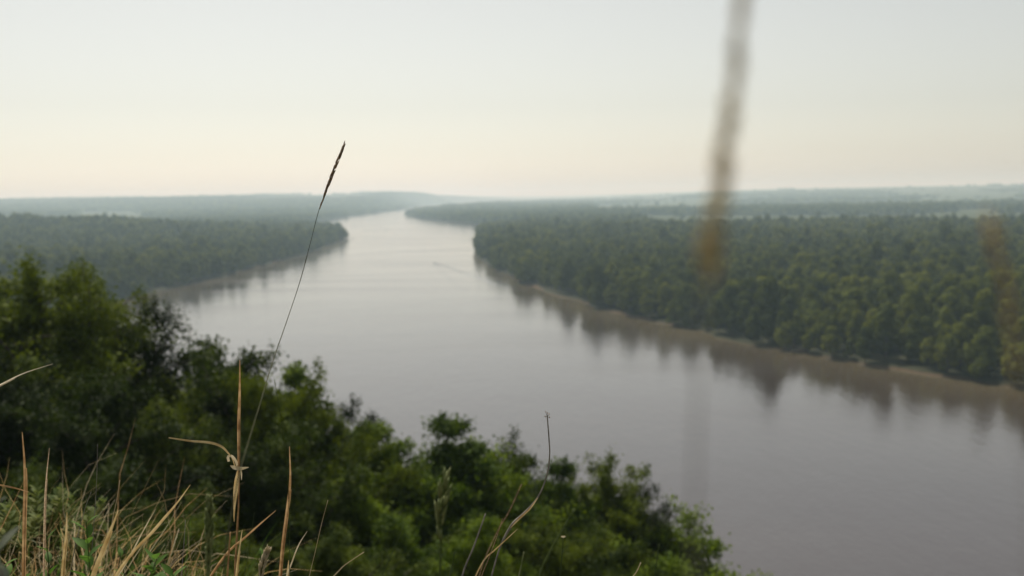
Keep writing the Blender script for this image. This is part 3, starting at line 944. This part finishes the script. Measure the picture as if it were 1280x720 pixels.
b.ribbon(smooth_path([at(*q, 1.225) for q in ((297, 588), (294, 610), (292, 636))], 10), [.0005, .001, .0016, .0018, .0018, .0016, .0014, .0012, .0008, .0003], CAMX, .4)
b.ribbon(smooth_path([at(*q, 1.21) for q in ((300, 590), (296, 614), (293, 640), (293, 652))], 10), [.0004, .0008, .0012, .0014, .0014, .0012, .001, .0008, .0006, .0003], CAMX, .4)
part(b, 'sheath', M_dry, o)

SPEC = [
    # points, dist, width, material, label, kind ('tube'/'ribbon')
    ([(362, 558), (363, 600), (359, 640), (354, 680), (350, 730)], 1.2, .0024, M_rust, 'reddish dry upright stalk just right of the bent-leaf stalk', 'ribbon'),
    ([(28, 540), (31, 575), (32, 610), (31, 650), (30, 730)], 1.25, .0026, M_rust, 'rusty upright stalk, taller of the two at the left edge', 'ribbon'),
    ([(62, 560), (59, 590), (57, 620), (56, 660), (55, 730)], 1.35, .0016, M_husk, 'thin brown stalk just right of the taller rusty stalk at left', 'ribbon'),
    ([(84, 640), (83, 670), (80, 700), (78, 730)], 1.2, .0024, M_dry, 'short upright tan stalk amid the leafy weeds at lower left', 'ribbon'),
    ([(288, 665), (286, 695), (284, 730)], 1.15, .0015, M_rust, 'short reddish stalk left of the foot of the bent-leaf stalk', 'tube'),
    ([(303, 662), (299, 690), (295, 730)], 1.16, .0017, M_dry, 'short tan stalk beside the foot of the bent-leaf stalk', 'ribbon'),
    ([(361, 700), (360, 715), (358, 740)], 1.15, .0022, M_dry, 'short tan stump of grass below the reddish stalk', 'ribbon'),
    ([(238, 606), (222, 628), (205, 648), (188, 668), (165, 692), (140, 730)], 1.3, .0022, M_dry, 'long brown grass blade leaning right above the lower left tuft', 'ribbon'),
    ([(345, 638), (325, 655), (306, 672), (285, 690), (262, 722), (250, 745)], 1.2, .0018, M_rust, 'arched dry blade crossing behind the short stalks near the bent-leaf stalk', 'ribbon'),
    ([(148, 638), (140, 660), (128, 690), (112, 735)], 1.25, .0030, M_dry, 'stout orange-tan blade leaning right in the lower left tuft', 'ribbon'),
    ([(262, 628), (262, 655), (261, 690), (259, 735)], .85, .0018, M_green, 'soft-focus olive spike left of the bent-leaf stalk', 'head'),
    ([(556, 600), (553, 625), (550, 650), (551, 680), (550, 735)], .78, .0026, M_green, 'soft-focus knobbly green spike near bottom centre', 'knob'),
    ([(66, 455, 1.1), (30, 467, 1.08), (0, 482, 1.05), (-60, 512, 1.0), (-150, 600, .95), (-190, 720, .95)], 1.1, .0020, M_straw, 'pale grass blade slanting in from the left edge above the other grass', 'ribbon'),
    ([(36, 615, 1.2), (15, 609, 1.2), (-10, 606, 1.2), (-50, 612, 1.18), (-90, 660, 1.15), (-100, 740, 1.15)], 1.2, .0020, M_rust, 'orange blade poking in from the left edge across the rusty stalk', 'ribbon'),
    ([(607, 642), (600, 662), (592, 684), (576, 728)], 1.0, .0011, M_greystem, 'stiff cut grey stem left of the curved flower stem', 'tube'),
    ([(652, 605), (636, 640), (620, 668), (598, 725)], .9, .0006, M_husk, 'thin blurred brown stem between the grey stem and the curved stem', 'tube'),
    ([(647, 661), (632, 675), (618, 688), (604, 702), (588, 740)], 1.15, .0010, M_dry, 'short slanting tan blade crossing the foot of the curved stem', 'ribbon'),
    ([(718, 636), (705, 660), (690, 685), (672, 730)], .8, .0009, M_green, 'blurred green stem leaning right of the curved flower stem', 'tube'),
    ([(824, 680), (821, 700), (818, 730)], .9, .0007, M_green, 'faint green stem near the right end of the trees at the bottom', 'tube'),
    ([(801, 703), (796, 714), (788, 730)], 1.2, .0009, M_straw, 'tiny pale stem tip at the bottom right of the trees', 'tube'),
    ([(343, 474, 1.0), (350, 515, 1.0), (356, 555, 1.02), (360, 600, 1.04), (362, 660, 1.05), (362, 730, 1.05)], 1., .00055, M_green, 'hair-thin green stem curving down behind the reddish stalk', 'tube'),
    ([(384, 664), (374, 680), (366, 700), (355, 735)], 1.1, .0009, M_straw, 'slim pale blade right of the reddish dry stalk', 'ribbon'),
    ([(334, 690), (330, 702), (324, 730)], 1.1, .0016, M_straw, 'pale green oat-like tip left of the foot of the reddish stalk', 'head'),
    ([(122, 555), (121, 600), (118, 650), (112, 730)], 1.5, .0006, M_greystem, 'hair-thin grey stem rising from the lower left tuft', 'tube'),
    ([(150, 600), (146, 625), (140, 655), (130, 730)], 1.4, .0007, M_straw, 'fine pale stem standing above the stout orange-tan blade', 'tube'),
    ([(195, 636), (180, 662), (160, 700), (140, 735)], 1.35, .0012, M_straw, 'fine straw blade beside the long brown leaning blade', 'ribbon'),
    ([(505, 655), (496, 678), (486, 700), (474, 735)], 1.0, .0006, M_green, 'thin blurred green stem leaning right well left of the knobbly green spike', 'tube'),
    ([(455, 690), (440, 700), (425, 712), (405, 740)], 1.1, .0007, M_straw, 'low fine stem slanting up to the right between the reddish stalk and the knobbly spike', 'tube'),
    ([(568, 690), (566, 705), (560, 735)], .95, .0009, M_green, 'short green stem just right of the knobbly green spike', 'tube'),
    ([(655, 690), (652, 705), (647, 735)], 1.0, .0010, M_spike, 'short pale green stem right of the foot of the curved stem', 'tube'),
    ([(232, 650), (230, 680), (226, 735)], 1.3, .0007, M_greystem, 'fine grey stem left of the soft-focus olive spike', 'tube'),
    ([(410, 625), (402, 655), (394, 690), (384, 735)], 1.3, .0006, M_straw, 'hair-thin straw stem leaning right of the slim pale blade', 'tube'),
    ([(318, 640), (314, 670), (309, 700), (303, 735)], 1.3, .0007, M_green, 'hair-thin green stem just right of the foot of the bent-leaf stalk', 'tube'),
    ([(628, 648), (622, 668), (612, 695), (598, 735)], 1.1, .0006, M_husk, 'thin brown stem crossing behind the slanting tan blade', 'tube'),
    ([(114, 615), (105, 640), (95, 680), (85, 735)], 1.4, .0008, M_greystem, 'thin grey stem leaning right over the leafy weeds', 'tube'),
]
for k, (pts, d, w_, mt, lab, kind) in enumerate(SPEC):
    W_ = root_path(pts, d); n = 32; path = smooth_path(W_, n)
    nm = {'ribbon': 'dry_stalk', 'tube': 'thin_stalk', 'head': 'seeding_stalk', 'knob': 'seeding_stalk'}[kind]
    if kind == 'ribbon':
        b = MB(); ws = [w_ * (.1 + .9 * math.sin(math.pi * min(.5, .02 + 1.2 * i / n))) * (1 - .35 * i / n) for i in range(n)]
        b.ribbon(path, ws, CAMX, .45, random.uniform(-1.2, 1.2))
        if w_ > .0015: b.ribbon([q + CAMX * w_ * .5 for q in path[5:]], [x_ * .55 for x_ in ws[5:]], CAMX, -.4, random.uniform(-2, 2))
        ob_ = b.build(nm, mt, None, True, W_[-1]); tag(ob_, lab, 'stalk')
    elif kind == 'tube':
        b = MB(); b.tube(path, taper(n, w_ * .6, w_), 6); ob_ = b.build(nm, mt, None, True, W_[-1]); tag(ob_, lab, 'stalk')
    else:
        o = thing(nm, lab, 'stalk', W_[-1])
        b = MB(); b.tube(path, taper(n, .0004, .0012), 6); part(b, 'stem', M_green, o)
        hp = smooth_path(W_[:min(4, len(W_) - 2)], 20); b = MB()
        seedhead(b, hp, .009 if kind == 'head' else .013, w_, 110 if kind == 'head' else 34, .3, 0, k, kind == 'knob')
        part(b, 'seed_head', M_spike if mt is M_green else mt, o)

# curved bare flower stem with small buds
pts = [(684, 520), (686, 545), (687, 570), (683, 596), (672, 622), (655, 642), (640, 656), (628, 677), (620, 700), (612, 735)]
W_ = root_path(pts, 1.18); path = smooth_path(W_, 50)
o = thing('flowering_weed', 'curved bare stem with a tiny forked bud tip reaching over the water in the centre', 'wildflower', W_[-1])
b = MB(); b.tube(path, [.00075 + (.0010 * math.exp(-((i - 21) / 5.) ** 2)) + .0004 * i / 50 for i in range(50)], 7)
tip = path[0]
for j, (dx, dy) in enumerate(((-1.5, -5), (2.2, -2.5), (-2.4, .5), (.3, -3.5), (2.8, 1.5))):
    e = at(684 + dx, 521 + dy, 1.18); b.tube([tip, tip.lerp(e, .5) + CAMX * dx * .0001, e], [.0004, .0003, .0003], 5)
part(b, 'stem', M_greystem, o)
for j, (dx, dy) in enumerate(((-1.5, -5), (2.2, -2.5), (-2.4, .5), (.3, -3.5), (2.8, 1.5))):
    e = at(684 + dx, 521 + dy, 1.18); b = MB(); b.seed(e, (dx * .1, 0, 1), .0026, .0006); part(b, 'bud', M_husk, o)
b = MB(); b.ribbon(smooth_path([at(*q, 1.176) for q in ((672, 622), (662, 636), (648, 649), (638, 660))], 12), [.0003, .0006, .0009, .0010, .0011, .0011, .0011, .001, .0009, .0007, .0005, .0003], (0, .2, 1), .7)
part(b, 'sheath', M_dry, o)
# little white floret beside it
W_ = root_path([(704, 672), (703, 690), (700, 725)], .95); path = smooth_path(W_, 20)
o = thing('flowering_weed', 'small stem with a tiny pale floret at the bottom, right of the curved stem', 'wildflower', W_[-1])
b = MB(); b.tube(path, .0006, 6); part(b, 'stem', M_green, o)
b = MB()
for j in range(6): b.leaf(path[0], (math.cos(j), math.sin(j), .6), (0, 0, 1), .003, .0008)
part(b, 'floret', M_straw, o)


# leafy weeds
def weed(px, ptop, d, mt, label, leafl, nleaf, lean, name='leafy_weed', branches=3, stemm=None, low=0.0):
    top = at(px, ptop, d); base = Vector((top.x - lean * .1, top.y + .02, 0)); base.z = gz(base.x, base.y) - .01
    o = thing(name, label, 'weed', base)
    hgt = top.z - base.z; rs_ = random.Random(int(px * 13 + ptop))
    sb = MB(); lb_ = MB()
    for br in range(branches):
        f_ = 1.0 if br == 0 else rs_.uniform(.62, .95)
        a_ = rs_.uniform(0, 6.28); sp_ = 0 if br == 0 else .22 * hgt
        b0 = base + Vector((0, 0, hgt * (0 if br == 0 else .25)))
        e_ = base + Vector(((top.x - base.x) + sp_ * math.cos(a_), (top.y - base.y) + sp_ * math.sin(a_), hgt * f_))
        mid = b0.lerp(e_, .5) + Vector((rs_.uniform(-.02, .02), rs_.uniform(-.02, .02), 0))
        pth = smooth_path([b0, mid, e_], 20)
        sb.tube(pth, [.0018 - .0012 * i / 19 for i in range(20)], 5)
        for i in range(nleaf):
            t = low + (1 - low) * (i + .5) / nleaf; k_ = t * 19; ii = min(int(k_), 18); p_ = pth[ii].lerp(pth[ii + 1], k_ - ii)
            az = i * 2.4 + br; el = .35 + .9 * t
            ll = leafl * (.65 + .6 * math.sin(math.pi * (.15 + .8 * t))) * rs_.uniform(.8, 1.2)
            d_ = Vector((math.cos(az), math.sin(az), el)); lb_.leaf(p_, d_, (rs_.uniform(-.3, .3), rs_.uniform(-.3, .3), 1), ll, ll * .24, 0, rs_.uniform(.05, .35))
    part(sb, 'stem', stemm or M_green, o); part(lb_, 'leaves', mt, o)
    return o


weed(108, 652, 1.3, M_weed, 'fresh bright green leafy weed in the lower left tuft', .030, 56, .2, branches=8)
weed(58, 668, 1.3, M_weed, 'low bright green leafy weed left of the short tan stalk', .024, 30, .1, branches=5)
weed(150, 690, 1.4, M_weed, 'low green weed under the stout orange-tan blade', .022, 28, .1, branches=4)
weed(46, 612, 2.3, M_sage, 'soft yellow-green weed behind the rusty stalk at left', .030, 60, .1, 'goosefoot', 7, None, .2)
weed(90, 618, 2.4, M_sage, 'soft green weed with a pinkish top right of the thin brown stalk', .030, 60, .1, 'goosefoot', 7, None, .2)
weed(10, 632, 2.2, M_sage, 'soft green weed at the left edge behind the orange blade', .030, 54, .1, 'goosefoot', 6, None, .2)
weed(-12, 628, .62, M_grey, 'blurred grey-green wormwood sprig in the bottom left corner', .022, 40, .1, 'wormwood', 5, M_greystem, .3)
weed(325, 688, 1.5, M_weed, 'small green weed between the bent-leaf stalk and the reddish stalk', .018, 20, .0, branches=2)


# ------------------------------------------------------------------ turf: blades no one could count
def turf(name, nbl, mats, label, hmin, hmax, area, seed, curl, wbase):
    rs_ = random.Random(seed); b = MB()
    cnt = 0
    while cnt < nbl:
        x_, y_, hs = area(rs_)
        z_ = gz(x_, y_) - .005; h_ = rs_.uniform(hmin, hmax) * hs
        az = rs_.uniform(0, 6.28); ln = rs_.uniform(.05, .45) * h_; cu = curl * rs_.random() ** 2
        # the wind leans the grass to the right
        dx, dy = math.cos(az) * ln + .16 * h_, math.sin(az) * ln
        pts_ = []
        for i in range(8):
            t = i / 7
            zz = h_ * (t - cu * .75 * t ** 3.2)
            pts_.append(Vector((x_ + dx * (t ** 1.8 + cu * 1.2 * t ** 4), y_ + dy * (t ** 1.8 + cu * 1.2 * t ** 4), z_ + zz)))
        jt = .012 * h_
        for i in range(2, 8): pts_[i] = pts_[i] + Vector((rs_.gauss(0, jt), rs_.gauss(0, jt), rs_.gauss(0, jt)))
        if rs_.random() < .28 * curl:            # a snapped blade: the tip hangs from a sharp bend
            kk_ = rs_.choice((4, 5)); bd = Vector((rs_.uniform(-1, 1), rs_.uniform(-1, 1), rs_.uniform(-1.2, .1))).normalized()
            for i in range(kk_ + 1, 8): pts_[i] = pts_[i - 1] + (bd + Vector((0, 0, -.25 * (i - kk_)))).normalized() * (h_ / 8)
        w_ = wbase * rs_.uniform(.5, 1.3)
        b.ribbon(pts_, [w_ * (1 - (i / 7) ** 2.2) + .00015 for i in range(8)], (math.cos(az + 1.3), math.sin(az + 1.3), 0), .35, rs_.uniform(-1.5, 1.5), rs_.randrange(len(mats)))
        cnt += 1
    o = b.build(name, mats); tag(o, label, 'grass', kind='stuff'); return o


def area_tuft(rs_):
    # the thick tuft at the left, fading out to the right
    while True:
        r_ = rs_.uniform(1.0, 2.5); a_ = R(rs_.uniform(-34, -9))
        x_, y_ = r_ * math.sin(a_), r_ * math.cos(a_)
        if x_ * gx + y_ * gy > 1.5: continue
        f_ = float(sstep(-12, -22, math.degrees(a_)))
        if rs_.random() > .18 + .82 * f_: continue
        return x_, y_, .48 + .52 * f_


def area_all(rs_):
    while True:
        r_ = math.sqrt(rs_.uniform(.10, 16)); a_ = rs_.uniform(-math.pi, math.pi)
        x_, y_ = r_ * math.sin(a_), r_ * math.cos(a_)
        if x_ * gx + y_ * gy > 2.6: continue
        if r_ < .55 and y_ > -.1: continue
        return x_, y_, 1.


turf('dry_grass', 980, [M_dry, M_straw, M_dry, M_straw, M_rust, M_dry], 'tangle of dry curling tan grass at the lower left', .20, .43, area_tuft, 1, 1.15, .0013)
turf('green_grass', 520, [M_green, M_green, M_weed], 'fine green grass blades mixed into the lower left tuft', .20, .42, area_tuft, 2, .5, .0010)
turf('turf', 5200, [M_green, M_green, M_dry, M_straw], 'short grass covering the top of the bluff', .06, .20, area_all, 3, .8, .0014)

# ------------------------------------------------------------------ air, sky and sun
hz = bpy.data.meshes.new('haze')
hw, z0_, z1_ = 44000, -5.0, 170.0
hz.from_pydata([(-hw, -hw, z0_), (hw, -hw, z0_), (hw, hw, z0_), (-hw, hw, z0_), (-hw, -hw, z1_), (hw, -hw, z1_), (hw, hw, z1_), (-hw, hw, z1_)], [],
               [(0, 3, 2, 1), (4, 5, 6, 7), (0, 1, 5, 4), (1, 2, 6, 5), (2, 3, 7, 6), (3, 0, 4, 7)])
m, nt, out = mat('haze')
pv = nt.nodes.new('ShaderNodeVolumePrincipled')
pv.inputs['Color'].default_value = (.66, .88, 1.0, 1)
pv.inputs['Absorption Color'].default_value = (1, 1, 1, 1)
pv.inputs['Density'].default_value = .00017
pv.inputs['Anisotropy'].default_value = .35
nt.links.new(pv.outputs[0], out.inputs['Volume'])
ho = link('haze', hz, None, m); tag(ho, kind='stuff')

SUN_AZ, SUN_EL = -17.0, 51.0      # azimuth from the view direction (left is negative)
wd = bpy.data.worlds.new('World'); scene.world = wd; wd.use_nodes = True
nt = wd.node_tree; nt.nodes.clear(); N, L = nt.nodes, nt.links
sky = N.new('ShaderNodeTexSky'); sky.sky_type = 'NISHITA'; sky.sun_disc = False
sky.sun_elevation = R(SUN_EL); sky.sun_rotation = R(SUN_AZ)
sky.air_density = 1.0; sky.dust_density = 1.0; sky.ozone_density = 1.0; sky.altitude = 100
hs = N.new('ShaderNodeHueSaturation'); hs.inputs['Saturation'].default_value = .38; L.new(sky.outputs[0], hs.inputs['Color'])
tn = N.new('ShaderNodeMix'); tn.data_type = 'RGBA'; tn.blend_type = 'MULTIPLY'; tn.inputs[0].default_value = 1
L.new(hs.outputs[0], tn.inputs[6]); tn.inputs[7].default_value = (1.015, .970, .868, 1)
bg = N.new('ShaderNodeBackground'); bg.inputs['Strength'].default_value = .10
L.new(tn.outputs[2], bg.inputs[0])
wo = N.new('ShaderNodeOutputWorld'); L.new(bg.outputs[0], wo.inputs[0])

sd_ = bpy.data.lights.new('sun', 'SUN'); sd_.energy = 4.2; sd_.angle = R(1.5); sd_.color = (1, .93, .82)
so = bpy.data.objects.new('sun', sd_); COL.objects.link(so)
dirv = Vector((math.sin(R(SUN_AZ)) * math.cos(R(SUN_EL)), math.cos(R(SUN_AZ)) * math.cos(R(SUN_EL)), math.sin(R(SUN_EL))))
so.rotation_euler = dirv.to_track_quat('Z', 'Y').to_euler()

scene.view_settings.view_transform = 'Standard'
scene.view_settings.look = 'None'
scene.view_settings.exposure = 0.03
scene.view_settings.gamma = 1.0
scene.render.engine = 'CYCLES'
cy = scene.cycles
cy.use_denoising = True
try: cy.denoiser = 'OPENIMAGEDENOISE'
except Exception: pass
cy.max_bounces = 6; cy.diffuse_bounces = 3; cy.glossy_bounces = 2; cy.transmission_bounces = 3; cy.volume_bounces = 2; cy.transparent_max_bounces = 6
cy.sample_clamp_indirect = 4.0
cy.caustics_reflective = False; cy.caustics_refractive = False
